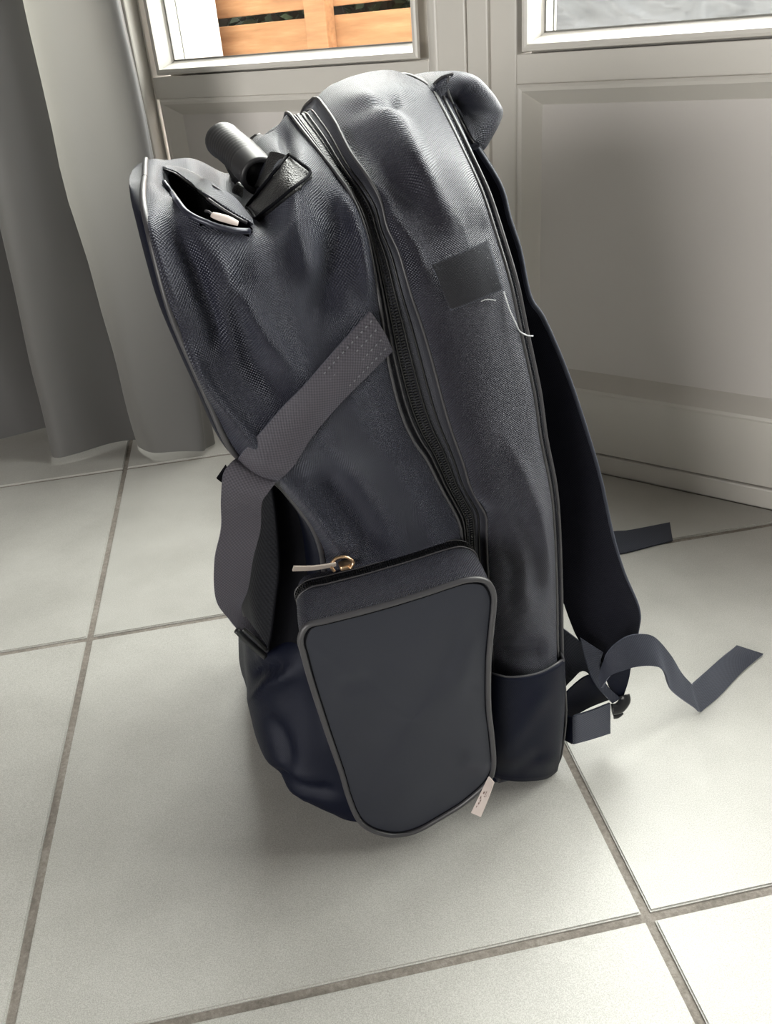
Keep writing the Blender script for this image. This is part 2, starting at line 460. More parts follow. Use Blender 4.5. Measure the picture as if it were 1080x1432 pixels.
# ------------------------------------------------------------------ outside
terr = dn_obj('trim_3', [(-6, 6, 1.2, 9, -.12, -.04)], PAVE, None, bev=0)
tag(terr, 'pale concrete terrace outside the doors', kind='structure')
def fence():
    r = empty('wooden_fence', dw(-2.0, 2.0, -.04), TD)
    tag(r, 'orange brown horizontal board fence beyond the left door glass', 'fence')
    z = .005
    for k in range(6):
        h = .145
        dn_obj('board', [(-.75, .96, .0, .022, z + k * .165, z + k * .165 + h)], WOOD, r, bev=.002)
    for x in (-.5, .425, .90): dn_obj('post', [(x - .035, x + .035, -.04, -.001, 0, 1.02)], WOOD, r, bev=.003)
    return r
fence()
pl = dn_obj('white_pillar', [(-2.60, -1.905, 1.80, 1.95, -.04, 2.1)], WHITE, None, bev=.006)
tag(pl, 'white rendered pillar standing left of the wooden fence outside', 'pillar')

def hedge():
    rnd = random.Random(2); V = []; Fc = []
    for _ in range(9000):
        p = Vector((rnd.uniform(-3.1, -1.05), rnd.uniform(2.12, 2.45), rnd.uniform(.0, 1.15)))
        a = rnd.uniform(0, 6.28); e = rnd.uniform(-.8, .8); d = Vector((cos(a) * cos(e), sin(a) * cos(e), sin(e))) * rnd.uniform(.02, .04)
        w = d.cross(Vector((rnd.uniform(-1, 1), rnd.uniform(-1, 1), rnd.uniform(-1, 1)))).normalized() * .011
        q = dw(p.x, p.y, p.z); R3 = Matrix.Rotation(TD, 3, 'Z'); k = len(V)
        V += [q - R3 @ d, q + R3 @ w, q + R3 @ d, q - R3 @ w]; Fc.append((k, k + 1, k + 2, k + 3))
    o = new_obj('hedge', V, Fc, mat('hedge_leaves', (.035, .05, .02), .6), None, False)
    tag(o, 'dark green hedge seen through the gap between the fence boards', 'hedge')
    st = dn_obj('stem', [(-3.1 + k * .3, -3.08 + k * .3, 2.3, 2.32, -.04, .9) for k in range(7)] + [(-3.1, -1.1, 2.34, 2.36, -.04, 1.0)], mat('hedge_wood', (.05, .035, .02), .9), None)
    st.parent = o
hedge()
def tarp():
    rows = []
    for i in range(150):
        z = -.03 + .70 * min(1, i / 120); row = []
        n0 = 1.80 + (0 if i <= 120 else (i - 120) * .018)
        for k in range(150):
            p = -.98 + 1.6 * k / 149
            w = .030 * abs(mnoise.noise(Vector((p * 3, z * 6 + n0, 2)))) + .030 * abs(mnoise.noise(Vector((p * 9 + z * 6, z * 16 + n0 * 6, 5)))) + .012 * abs(mnoise.noise(Vector((p * 24 + z * 9, z * 50, 9))))
            row.append(dw(p, n0 + w, z + (w * .8 if i > 120 else 0)) )
        rows.append(row)
    r = empty('covered_garden_table', dw(-.3, 2.1, -.04), 0)
    o = grid('tarpaulin', rows, TARP, None); o.parent = r; o.matrix_parent_inverse = Matrix.Translation(-r.location)
    o.name = 'tarpaulin'
    dn = dn_obj('table_frame', [(-.92, .5, 1.86, 2.42, .55, .62), (-.90, -.85, 1.88, 1.93, -.04, .55), (.42, .47, 1.88, 1.93, -.04, .55), (-.90, -.85, 2.36, 2.41, -.04, .55), (.42, .47, 2.36, 2.41, -.04, .55)], WOOD, None)
    dn.parent = r; dn.matrix_parent_inverse = Matrix.Translation(-r.location)
    tag(r, 'garden table under a wrinkled grey tarpaulin beyond the right door glass', 'covered table')
tarp()

# ------------------------------------------------------------------ curtain
def sm0(x): x = max(0, min(1, x)); return x * x * (3 - 2 * x)
def curtain():
    plan = [(-1.90, .80), (-1.74, .72), (-1.60, .78), (-1.52, .70), (-1.40, .665), (-1.31, .70), (-1.28, .78), (-1.235, .82), (-1.205, .76), (-1.192, .705), (-1.165, .686), (-1.138, .705), (-1.115, .76),
            (-1.085, .82), (-1.088, .842), (-1.105, .83), (-1.097, .785), (-1.072, .755), (-1.035, .752), (-.990, .780), (-.958, .808), (-.964, .820), (-.970, .828), (-.978, .834)]
    hemd = [(0, 0), (0, 0), (0, 0), (0, .01), (-.02, -.02), (0, .01), (.03, .03), (.0, .02), (-.005, 0), (-.01, -.01), (0, -.012), (.0, .0), (.0, .01),
            (0, .0), (.0, 0), (-.0, .0), (.0, .0), (.01, .01), (.01, .005), (.0, -.005), (.0, -.01), (.0, -.01), (.0, .01), (0, .01)]
    NU = 260; rows = []
    NZ = 44
    for i in range(NZ + 1):
        f = i / NZ; z = .006 + (2.45 - .006) * (f ** 2.2)
        low = exp(-z / .16); hi = sm0((z - .10) / .35)
        cp = [Vector((a + da * low + (.032 * hi if 8 <= q <= 12 else 0), b + db * low, 0)) for q, ((a, b), (da, db)) in enumerate(zip(plan, hemd))]
        c = catmull(cp, NU)
        row = []
        for k, q in enumerate(c):
            w = mnoise.noise(Vector((k * .035, z * 3.5, 3.1))) * .009 + mnoise.noise(Vector((k * .07, z * 8, 7))) * .004
            hz = z + (.012 * sin(k * .11) + .006 * mnoise.noise(Vector((k * .06, 0, 0)))) * exp(-z / .05) * .6
            row.append(Vector((q.x + w * .5, q.y + w, max(hz, .002))))
        rows.append(row)
    o = grid('curtain', rows, CURT, None)
    o.rotation_euler = (0, 0, TD)
    tag(o, 'long plain grey curtain hanging in soft folds at the left of the door', 'curtain')
    hm = grid('hem', [[Vector((p.x, p.y - .0009, p.z + .0)) for p in rows[0]], [Vector((p.x, p.y - .0012, p.z + .035)) for p in rows[0]]], CURT, o) if False else None
    rod = tube('curtain_rod', [dw(-2.1, .79, 2.48), dw(-.9, .79, 2.48), dw(1.0, .79, 2.48)], .014, NICK, None, seg=12, n=8)
    tag(rod, 'metal curtain rod above the french doors', 'curtain rod')
curtain()

# ------------------------------------------------------------------ backpack
BA = radians(11)
O_ = Vector((.12654, .50900, 0))
U3 = Vector((cos(BA), sin(BA), 0)); V3 = Vector((-sin(BA), cos(BA), 0))
WB = .28                      # width of the bag
camL = Vector(((CAM - O_).dot(U3), (CAM - O_).dot(V3), CAM_H))
def ray(x, y):
    d = fw * F_PX + rt * (x - 540) - up * (y - 716)
    return Vector((d.dot(U3), d.dot(V3), d.z))
def L(x, y, v=0.0):
    d = ray(x, y); t = (v - camL.y) / d.y
    return camL + d * t
def LF(x, y, z=0.0):
    d = ray(x, y); t = (z - camL.z) / d.z
    return camL + d * t
def PX(p):
    w = O_ + U3 * p.x + V3 * p.y + Vector((0, 0, p.z)) - CAM
    k = F_PX / w.dot(fw)
    return 540 + w.dot(rt) * k, 716 - w.dot(up) * k
bag = empty('backpack', O_, BA)
tag(bag, 'dark navy nylon backpack standing upright on the tiled floor', 'backpack')

NT = 130
def ring(pts, base):
    P = [base] + [L(*p) for p in pts]
    P[-1].y = WB / 2
    R = catmull(P, NT)
    return R
R_back = ring([(777, 1060, 0), (784, 1000, 0), (779, 920, 0), (777, 817, 0), (771, 700, 0), (755, 614, 0), (746, 551, 0), (727, 463, 0), (713, 397, 0.0), (693, 330, .008), (673, 270, .02), (647, 213, .04), (620, 157, .07), (600, 123, .1), (565, 105, .14)], Vector((-.006, .004, .004)))
R_gr = ring([(698, 1070, 0), (690, 940, 0), (681, 778, 0), (678, 716, 0), (661, 691, 0), (648, 649, 0), (626, 586, 0), (607, 516, 0), (591, 460, 0), (573, 407, 0), (559, 357, .004), (542, 320, .008), (535, 288, .012), (514, 249, .02), (490, 215, .04), (467, 170, .08), (443, 137, .14)], Vector((-.052, .004, .004)))
R_gl = ring([(665, 1060, 0), (655, 940, 0), (648, 800, 0), (645, 749, 0), (639, 724, 0), (617, 683, 0), (595, 640, 0), (577, 614, 0), (559, 572, 0), (542, 502, 0), (533, 438, 0), (523, 380, .002), (510, 320, .008), (490, 273, .02), (467, 240, .04), (433, 197, .08), (402, 157, .14)], Vector((-.07, .004, .004)))
R_front = ring([(490, 1120, .02), (470, 1000, .02), (456, 850, .012), (452, 785, .004), (440, 742, 0), (415, 705, 0), (385, 672, 0), (345, 650, 0), (318, 618, 0), (292, 560, 0), (265, 500, 0), (240, 440, 0.0), (224, 385, 0.002), (209, 325, 0.010), (202, 292, .03), (201, 267, .07), (203, 252, .14)], Vector((-.175, .02, .004)))

def folds_at(px, folds):
    d = 0.0
    for (pts, wdt, amp) in folds:
        best = 1e9; frac = 0
        for k in range(len(pts) - 1):
            ax, ay = pts[k]; bx, by = pts[k + 1]
            vx, vy = bx - ax, by - ay
            t = ((px[0] - ax) * vx + (px[1] - ay) * vy) / (vx * vx + vy * vy)
            t = min(max(t, 0), 1)
            q = hypot(px[0] - ax - vx * t, px[1] - ay - vy * t)
            if q < best: best = q; frac = (k + t) / (len(pts) - 1)
        if best < wdt * 3:
            taper = min(1, 4 * frac + .15) * min(1, 4 * (1 - frac) + .15)
            d += amp * exp(-(best / wdt) ** 2) * taper
    return d
def loft(name, A, B, ns, m, bulge, folds=(), crest=None, soft=.0012, seed=0, parent=None):
    near = []
    wid = sum((B[i] - A[i]).length for i in range(NT)) / NT
    for i in range(NT):
        tg = (A[min(i + 1, NT - 1)] - A[max(i - 1, 0)]) + (B[min(i + 1, NT - 1)] - B[max(i - 1, 0)])
        nn = Vector((0, -tg.z, tg.y)); nn.normalize()
        if i >= NT - 1: nn = Vector((0, 0, 1))
        t = i / (NT - 1)
        row = []
        for j in range(ns + 1):
            w = j / ns
            p = A[i].lerp(B[i], w)
            if crest: p = p + crest(w, t)
            d = bulge(w, t)
            if folds: d += folds_at(PX(p), folds)
            d += soft * mnoise.noise(Vector((p.x * 30 + seed, p.y * 22, p.z * 22))) * min(1, 6 * w * (1 - w) + .1)
            fade = min(1, (1 - t) * 12) if False else 1
            row.append(p + nn * d * fade)
        near.append(row)
    for q in near[-1]: q.y = WB / 2
    rows = near + [[Vector((q.x, WB - q.y, q.z)) for q in near[i]] for i in range(NT - 2, -1, -1)]
    return grid(name, rows, m, parent or bag)
sm = lambda x: max(0, min(1, x)) ** 2 * (3 - 2 * max(0, min(1, x)))

# rear compartment: gusset from the zip to the rear piping
rear_folds = [([(455, 150), (500, 210), (560, 270), (620, 310)], 16, -0.0081), ([(500, 150), (560, 215), (600, 290), (640, 330)], 16, 0.0075),
              ([(470, 160), (540, 180), (560, 165)], 9, -0.0037), ([(530, 290), (575, 350), (600, 420)], 14, 0.0050), ([(640, 330), (680, 315)], 16, -0.0025),
              ([(700, 600), (745, 700), (765, 800)], 12, 0.0037), ([(705, 690), (740, 760), (745, 840)], 14, -0.0037), ([(690, 900), (760, 900)], 14, -0.0050), ([(690, 720), (712, 780), (708, 860)], 12, -0.0037)]
rear = loft('rear_compartment', R_gr, R_back, 46, NAVY2, lambda w, t: .014 * (4 * w * (1 - w)) ** .6 * (1 - .5 * sm((t - .8) * 5)) * sm(t / .12 + .1), rear_folds, seed=3)
# black expansion gusset between the two compartments, set back
gus = loft('zip_gusset', R_gl, R_gr, 14, TAPE, lambda w, t: -.0055 * (4 * w * (1 - w)) ** .5, soft=.0004)
# front compartment
front_folds = [([(255, 470), (285, 530), (335, 590), (375, 640)], 12, 0.0085), ([(375, 640), (430, 700), (480, 770)], 14, 0.0087),
               ([(232, 300), (270, 370), (300, 450), (310, 500)], 13, -0.0094), ([(200, 300), (225, 370), (255, 450)], 12, 0.0043),
               ([(352, 335), (330, 420), (350, 500), (400, 560)], 15, -0.0058), ([(300, 350), (350, 440), (420, 520)], 16, 0.0058),
               ([(445, 250), (470, 310), (455, 400), (440, 470)], 22, -0.0101), ([(400, 260), (420, 340), (440, 400)], 16, 0.0058), ([(480, 270), (505, 340), (515, 420)], 10, 0.0072),
               ([(395, 175), (402, 215), (410, 240)], 9, -0.0043), ([(440, 640), (500, 720), (530, 770)], 18, -0.0072), ([(350, 320), (380, 330), (420, 290)], 12, -0.0043)]
def fcrest(w, t):
    d = exp(-((w - .52) / .20) ** 2)
    s = sm((t - .66) / .34)
    dz = -.050 * d * s
    ex = -.019 * exp(-((w - .20) / .13) ** 2) * sm((t - .72) / .28)
    edge = -.018 * exp(-((w - .88) / .09) ** 2) * sm((t - .85) / .15)
    return Vector((0, 0, dz + ex + edge * .4))
front = loft('front_compartment', R_front, R_gl, 80, NAVY, lambda w, t: .010 * (4 * w * (1 - w)) ** .6 * (1 - .6 * sm((t - .8) * 5)), front_folds, crest=fcrest, seed=9)

def cap(name, R, sgn, bulge, m, pw=.35, zmin=0):
    rows = []
    nv = 26
    for i in range(NT):
        a = R[i]; b = Vector((a.x, WB - a.y, a.z))
        row = []
        half = (b.y - a.y) / 2
        for j in range(nv + 1):
            c = (1 - cos(pi * j / nv)) / 2
            p = a.lerp(b, c)
            e = max(0, 4 * c * (1 - c)) ** pw * min(1, half / .05) ** .6
            row.append(p + Vector((sgn * bulge * e * min(1, .3 + i / 12), 0, 0)))
        rows.append(row)
    return grid(name, rows, m, bag)
cap('back_panel', R_back, 1, .016, NAVY)
fp = cap('front_panel', R_front, -1, .010, DARK)
bm = bmesh.new(); box_dn(bm, -.178, -.004, .006, WB - .006, .001, .012, bev=.004)
from_bm('bottom_panel', bm, DARK, bag, True)

def mirror_path(R, step=4, off=0.0, k0=0, dx=0.0):
    P = []
    for i in range(k0, NT, step):
        j0, j1 = max(i - 1, 0), min(i + 1, NT - 1)
        tg = R[j1] - R[j0]; nn = Vector((0, -tg.z, tg.y)).normalized() if i < NT - 1 else Vector((0, 0, 1))
        P.append(R[i] + nn * off + Vector((dx, 0, 0)))
    Q = [Vector((p.x, WB - p.y, p.z)) for p in reversed(P)]
    return P + Q
tube('rear_piping', mirror_path(R_back, 3, .001, 1), .0016, PIPE, bag, n=360)
tube('rear_piping', mirror_path(R_back, 3, -.0005, 1, .005), .0012, PIPE, bag, n=360)
tube('front_piping', mirror_path(R_front, 3, .0012, 42), .0021, PIPE, bag, n=320)
tube('gusset_seam', mirror_path(R_gr, 3, .0012, 1), .0011, PIPE, bag, n=360)
tube('gusset_seam', mirror_path(R_gl, 3, .0012, 1), .0011, PIPE, bag, n=360)
tube('zip_seam', mirror_path([a.lerp(b, .18) for a, b in zip(R_gl, R_gr)], 3, -.0022, 1), .0008, PIPE, bag, n=360)
for w_ in (.30, .58, .78): tube('zip_seam', mirror_path([a.lerp(b, w_) for a, b in zip(R_gl, R_gr)], 3, -.0042, 1), .0007, TEETH, gus, n=300)
# raised flaps either side of the zip
def flap(name, w0, w1, lift, m):
    A = [a.lerp(b, w0) for a, b in zip(R_gl, R_gr)]; B = [a.lerp(b, w1) for a, b in zip(R_gl, R_gr)]
    return loft(name, A, B, 5, m, lambda w, t: lift * (w if w1 > w0 else w), soft=.0006)
# zip coil: many little teeth down the middle of the gusset
def coil(name, path, step, ln, wd, th, m, parent, normal_of):
    Ls = [0]
    for i in range(1, len(path)): Ls.append(Ls[-1] + (path[i] - path[i - 1]).length)
    n = int(Ls[-1] / step); V = []; Fc = []; j = 0
    for q in range(n):
        s = q * step
        while j < len(Ls) - 2 and Ls[j + 1] < s: j += 1
        p = path[j].lerp(path[j + 1], (s - Ls[j]) / max(1e-9, Ls[j + 1] - Ls[j]))
        t = (path[j + 1] - path[j]).normalized(); nn = normal_of(p, t); b = t.cross(nn).normalized()
        k = len(V)
        for dz in (0, 1):
            for (a, c) in ((-1, -1), (1, -1), (1, 1), (-1, 1)):
                sc = .75 if dz else 1
                V.append(p + b * a * wd / 2 * sc + t * c * ln / 2 * sc + nn * (th * dz))
        Fc += [(k, k + 1, k + 5, k + 4), (k + 1, k + 2, k + 6, k + 5), (k + 2, k + 3, k + 7, k + 6), (k + 3, k, k + 4, k + 7), (k + 4, k + 5, k + 6, k + 7)]
    o = new_obj(name, V, Fc, m, parent, False); o['kind'] = 'stuff'; return o
mid = [a.lerp(b, .42) for a, b in zip(R_gl, R_gr)]
mp_ = mirror_path(mid, 1, -.0052)
def arch_n(p, t):
    n_ = Vector((0, -t.z, t.y)); return n_.normalized()
for off in (-.0017, .0017):
    coil('zip_teeth', [p + Vector((off, 0, 0)) for p in mp_], .0019, .0010, .0026, .0009, TEETH, gus, arch_n)

# hit-testing on the soft shell, used to lay straps and patches on it
dg = bpy.context.evaluated_depsgraph_get()
def bvh_of(objs):
    V = []; Fc = []
    for o in objs:
        k = len(V); V += [v.co.copy() for v in o.data.vertices]; Fc += [tuple(i + k for i in p.vertices) for p in o.data.polygons]
    return BVHTree.FromPolygons(V, Fc)
shell = bvh_of([rear, gus, front, fp])
def on(x, y, off=.001, v=0.0):
    d = ray(x, y).normalized()
    h, n_, _, _ = shell.ray_cast(camL, d)
    if h is None or h.y > .2: return L(x, y, v)
    if n_.dot(d) > 0: n_ = -n_
    return h + n_ * off

# ---- side pocket
pf = [(420, 893), (424, 879), (434, 872), (446, 869.5), (480, 861), (523, 850), (584, 832), (646, 812), (670, 809), (684, 816), (690.5, 836), (687, 878), (683, 924.5), (683, 986), (688, 1032), (690, 1068), (684, 1090), (668, 1106), (646, 1124), (615, 1143), (584, 1160), (554, 1167), (523, 1161), (503, 1147), (489, 1118), (477, 1078), (458, 1023), (434, 949)]
def pv(y): return -.050 + .020 * sm((y - 870) / 290)
face_loop = catmull([L(x, y, pv(y)) for x, y in pf], 168, closed=True)
cen = Vector((0, 0, 0))
for p in face_loop: cen += p / len(face_loop)
def pocket_pt(k, s):
    """s = 0 at the face, 1 where the pocket meets the bag"""
    p = face_loop[k]
    q = Vector((p.x, 0.004, p.z))
    dx, dz = q.x - cen.x, q.z - cen.z
    q.x = cen.x + dx * .955 + .004; q.z = cen.z + dz * .975 + .003
    sh = .0022 * sin(pi * s)
    r = p.lerp(q, s)
    dd = Vector((dx, 0, dz)).normalized()
    return r + dd * sh
def strip(name, s0, s1, n, m, parent=None, extra=0.0):
    rows = []
    for i in range(n + 1):
        s = s0 + (s1 - s0) * i / n
        row = []
        for k in range(168 + 1):
            p = pocket_pt(k % 168, s)
            dd = Vector((p.x - cen.x, 0, p.z - cen.z)).normalized()
            row.append(p + dd * extra)
        rows.append(row)
    return grid(name, rows, m, parent)
sp_ = strip('side_pocket', 0, .62, 16, NAVY2, bag)
strip('zip_tape', .62, .86, 6, TAPE, sp_, -.0008)
strip('pocket_gusset', .86, 1.0, 4, NAVY2, sp_)
# face panel, slightly domed
rows = []
for i in range(22):
    c = 1 - i / 21.0
    row = []
    for k in range(169):
        p = face_loop[k % 168]
        q = Vector((cen.x, p.y, cen.z)).lerp(p, c)
        yb = cen.y + (p.y - cen.y) * c
        z_ = q.z
        y_ = yb - .0035 * (1 - c ** 4) + .0016 * mnoise.noise(Vector((q.x * 30, 5, z_ * 22))) * (1 - c)
        d = folds_at(PX(q), [([(640, 1050), (685, 1075)], 12, .002), ([(465, 960), (530, 955)], 12, -.0015), ([(645, 830), (655, 900), (640, 980)], 14, .0012)])
        row.append(Vector((q.x, y_ - d, z_)))
    rows.append(row)
uvf = [(p.x, p.z) for r in rows for p in r]
grid('pocket_face', rows, FINE, sp_, uv=uvf)
tube('pocket_piping', [p + Vector((0, -.0006, 0)) for p in face_loop[::3]], .0021, PIPE, sp_, seg=10, closed=True, n=240)
tube('stitch_groove', [Vector((cen.x + (p.x - cen.x) * .962, p.y - .0006, cen.z + (p.z - cen.z) * .975)) for p in face_loop[::3]], .0006, BLACK, sp_, seg=6, closed=True, n=240)
# zip coil runs round the top of the pocket
zp = [pocket_pt(k % 168, .74) for k in range(-14, 66)]
def rad_n(p, t): return (Vector((p.x - cen.x, 0, p.z - cen.z)) - t * Vector((p.x - cen.x, 0, p.z - cen.z)).dot(t)).normalized()
for o_ in (-.0017, .0017):
    coil('zip_teeth', [p + Vector((0, o_, 0)) for p in zp], .0016, .0010, .0030, .0012, TEETH, sp_, rad_n)
for o_ in (-.0045, .0045):
    tube('zip_edge', [p + Vector((0, o_, 0)) + Vector((p.x - cen.x, 0, p.z - cen.z)).normalized() * .0006 for p in zp[::3]], .0007, PIPE, sp_, seg=6, n=160)
# slider and pull tab
def slider(px, py, v):
    c = L(px, py, v)
    bm = bmesh.new(); box_dn(bm, c.x - .0045, c.x + .0045, c.y - .004, c.y + .004, c.z - .0005, c.z + .0035, bev=.0012)
    s = from_bm('zip_slider', bm, GOLD, sp_, True); s['label'] = 'brass coloured zip slider'
    a = L(487, 786, v - .004); b = L(470, 781, v - .006); e = L(409, 797, v - .010)
    tube('zip_pull', [L(490, 795, v - .005), L(494, 786, v - .004), L(484, 779, v - .004), L(470, 781, v - .004), L(463, 791, v - .005), L(468, 799, v - .005)], .0011, GOLD, s, seg=8, n=40)
    ribbon('pull_tab', [L(470, 787, v - .006), L(440, 791.5, v - .008), L(411, 792, v - .010)], [L(470, 791, v - .0045), L(440, 796.5, v - .0065), L(409, 798, v - .0085)], .0012, NICK, s, n=12, m=3)
slider(484, 793, -.010)
# small printed fabric tab at the lower right of the pocket
t1, t2, t3, t4 = L(684, 1086, -.040), L(691, 1094, -.046), L(673, 1142, -.048), L(659, 1136, -.044)
tb = ribbon('brand_tab', [t1, t1.lerp(t4, .5), t4], [t2, t2.lerp(t3, .5) + Vector((0, -.0008, 0)), t3], .0014, TAB, sp_, n=14, m=3)
tb['label'] = 'small pinkish beige printed tab'
INK = mat('brown_ink', (.16, .10, .09), .6)
V = []; Fc = []
for (f, g, w, h) in [(.30, .62, .10, .06), (.36, .30, .05, .16), (.44, .55, .03, .10), (.50, .22, .07, .10), (.58, .34, .05, .10), (.66, .30, .05, .12), (.76, .25, .05, .08), (.40, .75, .04, .06)]:
    k = len(V)
    for (df, dg) in ((0, 0), (w, 0), (w, h), (0, h)):
        p = t1.lerp(t4, f + df).lerp(t2.lerp(t3, f + df), g + dg)
        nrm = (t4 - t1).cross(t2 - t1).normalized()
        if nrm.y > 0: nrm = -nrm
        V.append(p + nrm * .0012 + Vector((0, -.0004, 0)))
    Fc.append((k, k + 1, k + 2, k + 3))
new_obj('printed_marks', V, Fc, INK, tb if False else sp_, False)

# ---- slip pocket low on the rear compartment
def slip():
    top = [(688, 942), (710, 947), (738, 945), (762, 938), (788, 922)]
    rows = []
    tp = catmull([Vector((x, y, 0)) for x, y in top], 40)
    bt = catmull([Vector((x, y, 0)) for x, y in [(694, 1086), (712, 1090), (735, 1091), (762, 1088), (778, 1078)]], 40)
    md = catmull([Vector((x, y, 0)) for x, y in [(686, 1015), (712, 1018), (738, 1016), (764, 1014), (787, 1010)]], 40)
    for i in range(31):
        s = i / 30
        row = []
        for k in range(40):
            c = k / 39
            a = 2 * (s - .5) * (s - 1); b = -4 * s * (s - 1); g = 2 * s * (s - .5)
            px = tp[k] * a + md[k] * b + bt[k] * g
            e = (4 * c * (1 - c)) ** .45
            v = -.0175 - .006 * e * sin(pi * min(1, s * .8 + .2)) + .010 * (1 - e)
            v += .010 * sm((s - .80) / .2)
            v -= folds_at((px.x, px.y), [([(700, 1060), (740, 1000), (770, 960)], 12, .002), ([(715, 1080), (760, 1050)], 9, -.0025), ([(755, 1085), (775, 1060)], 8, .001)])
            row.append(L(px.x, px.y, v))
        # wrap round to the back panel
        last = row[-1]
        row.append(Vector((last.x + .003, .012, last.z))); row.append(Vector((.008, .03, last.z)))
        rows.append(row)
    for r in rows[-1]: r.z = max(r.z, .002)
    o = grid('slip_pocket', rows, DARK, bag)
    sd = o.modifiers.new('thickness', 'SOLIDIFY'); sd.thickness = .0012; sd.offset = -1
    tube('pocket_hem', [r for r in rows[0]], .0011, PIPE, o, seg=6, n=60)
    tube('hem_stitch', [r + Vector((0, -.0004, 0)) for r in rows[2]], .0004, PIPE_L, o, seg=5, n=60)
slip()

# ---- lower front pocket and its mesh panel
def front_pocket():
    def prof(z):      # how far forward and how near the side the pocket reaches
        uf = catmull([Vector((.0, -.205, 0)), Vector((.018, -.228, 0)), Vector((.040, -.244, 0)), Vector((.078, -.246, 0)), Vector((.110, -.240, 0)), Vector((.140, -.230, 0)), Vector((.165, -.205, 0)), Vector((.175, -.18, 0))], 120)
        return min(uf, key=lambda q: abs(q.x - z)).y
    rows = []
    for i in range(37):
        f = i / 36; z = .001 + .172 * f
        u1 = prof(z); u0 = -.160
        v0 = .000 + .030 * sm(f * 1.1) ; c_ = .075
        row = []
        for k in range(25):
            a = k / 24 * pi / 2
            row.append(Vector((u0 + (u1 - u0) * abs(sin(a)) ** .85, v0 + c_ - c_ * abs(cos(a)) ** .85, z)))
        far = [Vector((q.x, WB - q.y, q.z)) for q in reversed(row)]
        mid_ = [row[-1].lerp(far[0], t / 9) for t in range(1, 9)]
        row = row + mid_ + far
        for q in row:
            d = .0035 * mnoise.noise(Vector((q.x * 26, q.y * 26, q.z * 22))) + folds_at(PX(q), [([(348, 985), (375, 955), (420, 935)], 9, .005), ([(350, 950), (372, 935), (400, 930)], 9, -.006), ([(375, 1000), (395, 1040), (405, 1075)], 10, -.005), ([(372, 1075), (420, 1100), (470, 1110)], 7, -.006), ([(385, 1098), (430, 1125)], 7, .003), ([(400, 1085), (450, 1100)], 8, .003), ([(440, 950), (450, 1050)], 10, -.0015)])
            q.x -= d; q.y -= d * .6
        rows.append(row)
    o = grid('front_pocket', rows, DARK, bag)
    # mesh pocket over it
    left = [(352, 668), (360, 700), (352, 770), (345, 828), (351, 866), (362, 897), (368, 915)]
    right = [(378, 668), (386, 720), (391, 792), (386, 837), (380, 885), (374, 912)]
    A = catmull([L(x, y, .075) for x, y in left], 50); B = catmull([L(x, y, .040) for x, y in right], 50)
    rows = []
    for a, b in zip(A, B):
        row = [b.lerp(a, t / 10) + Vector((-.004, -.004, 0)) * sin(pi * t / 10) for t in range(11)]
        far = [Vector((q.x, WB - q.y, q.z)) for q in reversed(row)]
        row += [row[-1].lerp(far[0], t / 8) + Vector((-.010, 0, 0)) * sin(pi * t / 8) for t in range(1, 8)] + far
        rows.append(row)
    ms = grid('mesh_pocket', rows, GREYM, bag)
    sd = ms.modifiers.new('thickness', 'SOLIDIFY'); sd.thickness = .0014
    C_ = catmull([L(x, y, .016) for x, y in [(392, 664), (446, 750), (455, 800), (452, 850), (440, 928)]], 50)
    B2 = [r[0] for r in rows]
    grid('mesh_side_shade', [[b.lerp(c, t / 10) + Vector((.004, .018, 0)) * sin(pi * t / 10) for t in range(11)] for b, c in zip(B2, C_)], BLACK, ms)  # side of the mesh pocket, made black for the shade in the recess
    tube('mesh_binding', B2[::4], .0016, BLACK, ms, seg=8, n=60, flat=.6)
    # stacked ribs showing beyond the front panel
    for k in range(4):
        x, y = 272 + k * 9, 519 + k * 16
        tube('front_rib', [L(x - 6, y - 2, .10), L(x + 6, y + 4, .06), L(x + 22, y + 12, .03)], .0018, PIPE, fp, seg=8, n=12)
front_pocket()
bm = bmesh.new(); box_dn(bm, -.170, -.150, .02, WB - .02, .01, .30, bev=.003); from_bm('inner_wall', bm, BLACK, bag, True)

# ---- compression strap across the side
u_ = [(514, 433), (486, 466), (455, 501), (424, 536), (395, 568), (367, 598), (343, 628), (328, 650)]
l_ = [(541, 491), (510, 524), (482, 552), (455, 582), (432, 612), (412, 644), (396, 664), (384, 672)]
def strap_pt(x, y, off=.0034):
    p = on(x, y, off); q = L(x, y, -.0065)
    return Vector((p.x, p.y, p.z)) if p.y > -.03 else q
st = ribbon('compression_strap', [strap_pt(*p) for p in u_], [strap_pt(*p) for p in l_], .0016, WEB, bag, n=90, m=8, sag=.0032)
for q in range(3):
    c0, c1 = .12 + q * .0, .9
ur = catmull([Vector((*p, 0)) for p in u_], 60); lr = catmull([Vector((*p, 0)) for p in l_], 60)
def strap_line(c, i0, i1, m=PIPE):
    for i in range(i0, i1, 2):
        a = ur[i].lerp(lr[i], c); b = ur[i + 1].lerp(lr[i + 1], c)
        A1 = strap_pt(a.x, a.y) + Vector((0, -.0030, 0)); B1 = strap_pt(b.x, b.y) + Vector((0, -.0030, 0))
        yield A1, B1
V = []; Fc = []
for c in (.14, .36, .6, .82):
    for A1, B1 in strap_line(c, 1, 22 if c < .8 else 18):
        d = (B1 - A1).normalized(); s = d.cross(Vector((0, -1, 0))).normalized() * .00035; k = len(V)
        V += [A1 + s, A1 - s, A1.lerp(B1, .7) - s, A1.lerp(B1, .7) + s, ]
        V += [v + Vector((0, -.0004, 0)) for v in V[k:k + 4]]
        Fc += [(k + 4, k + 5, k + 6, k + 7), (k, k + 1, k + 5, k + 4), (k + 1, k + 2, k + 6, k + 5), (k + 2, k + 3, k + 7, k + 6), (k + 3, k, k + 4, k + 7)]
o = new_obj('strap_stitching', V, Fc, PIPE_L, st, False); o['kind'] = 'stuff'
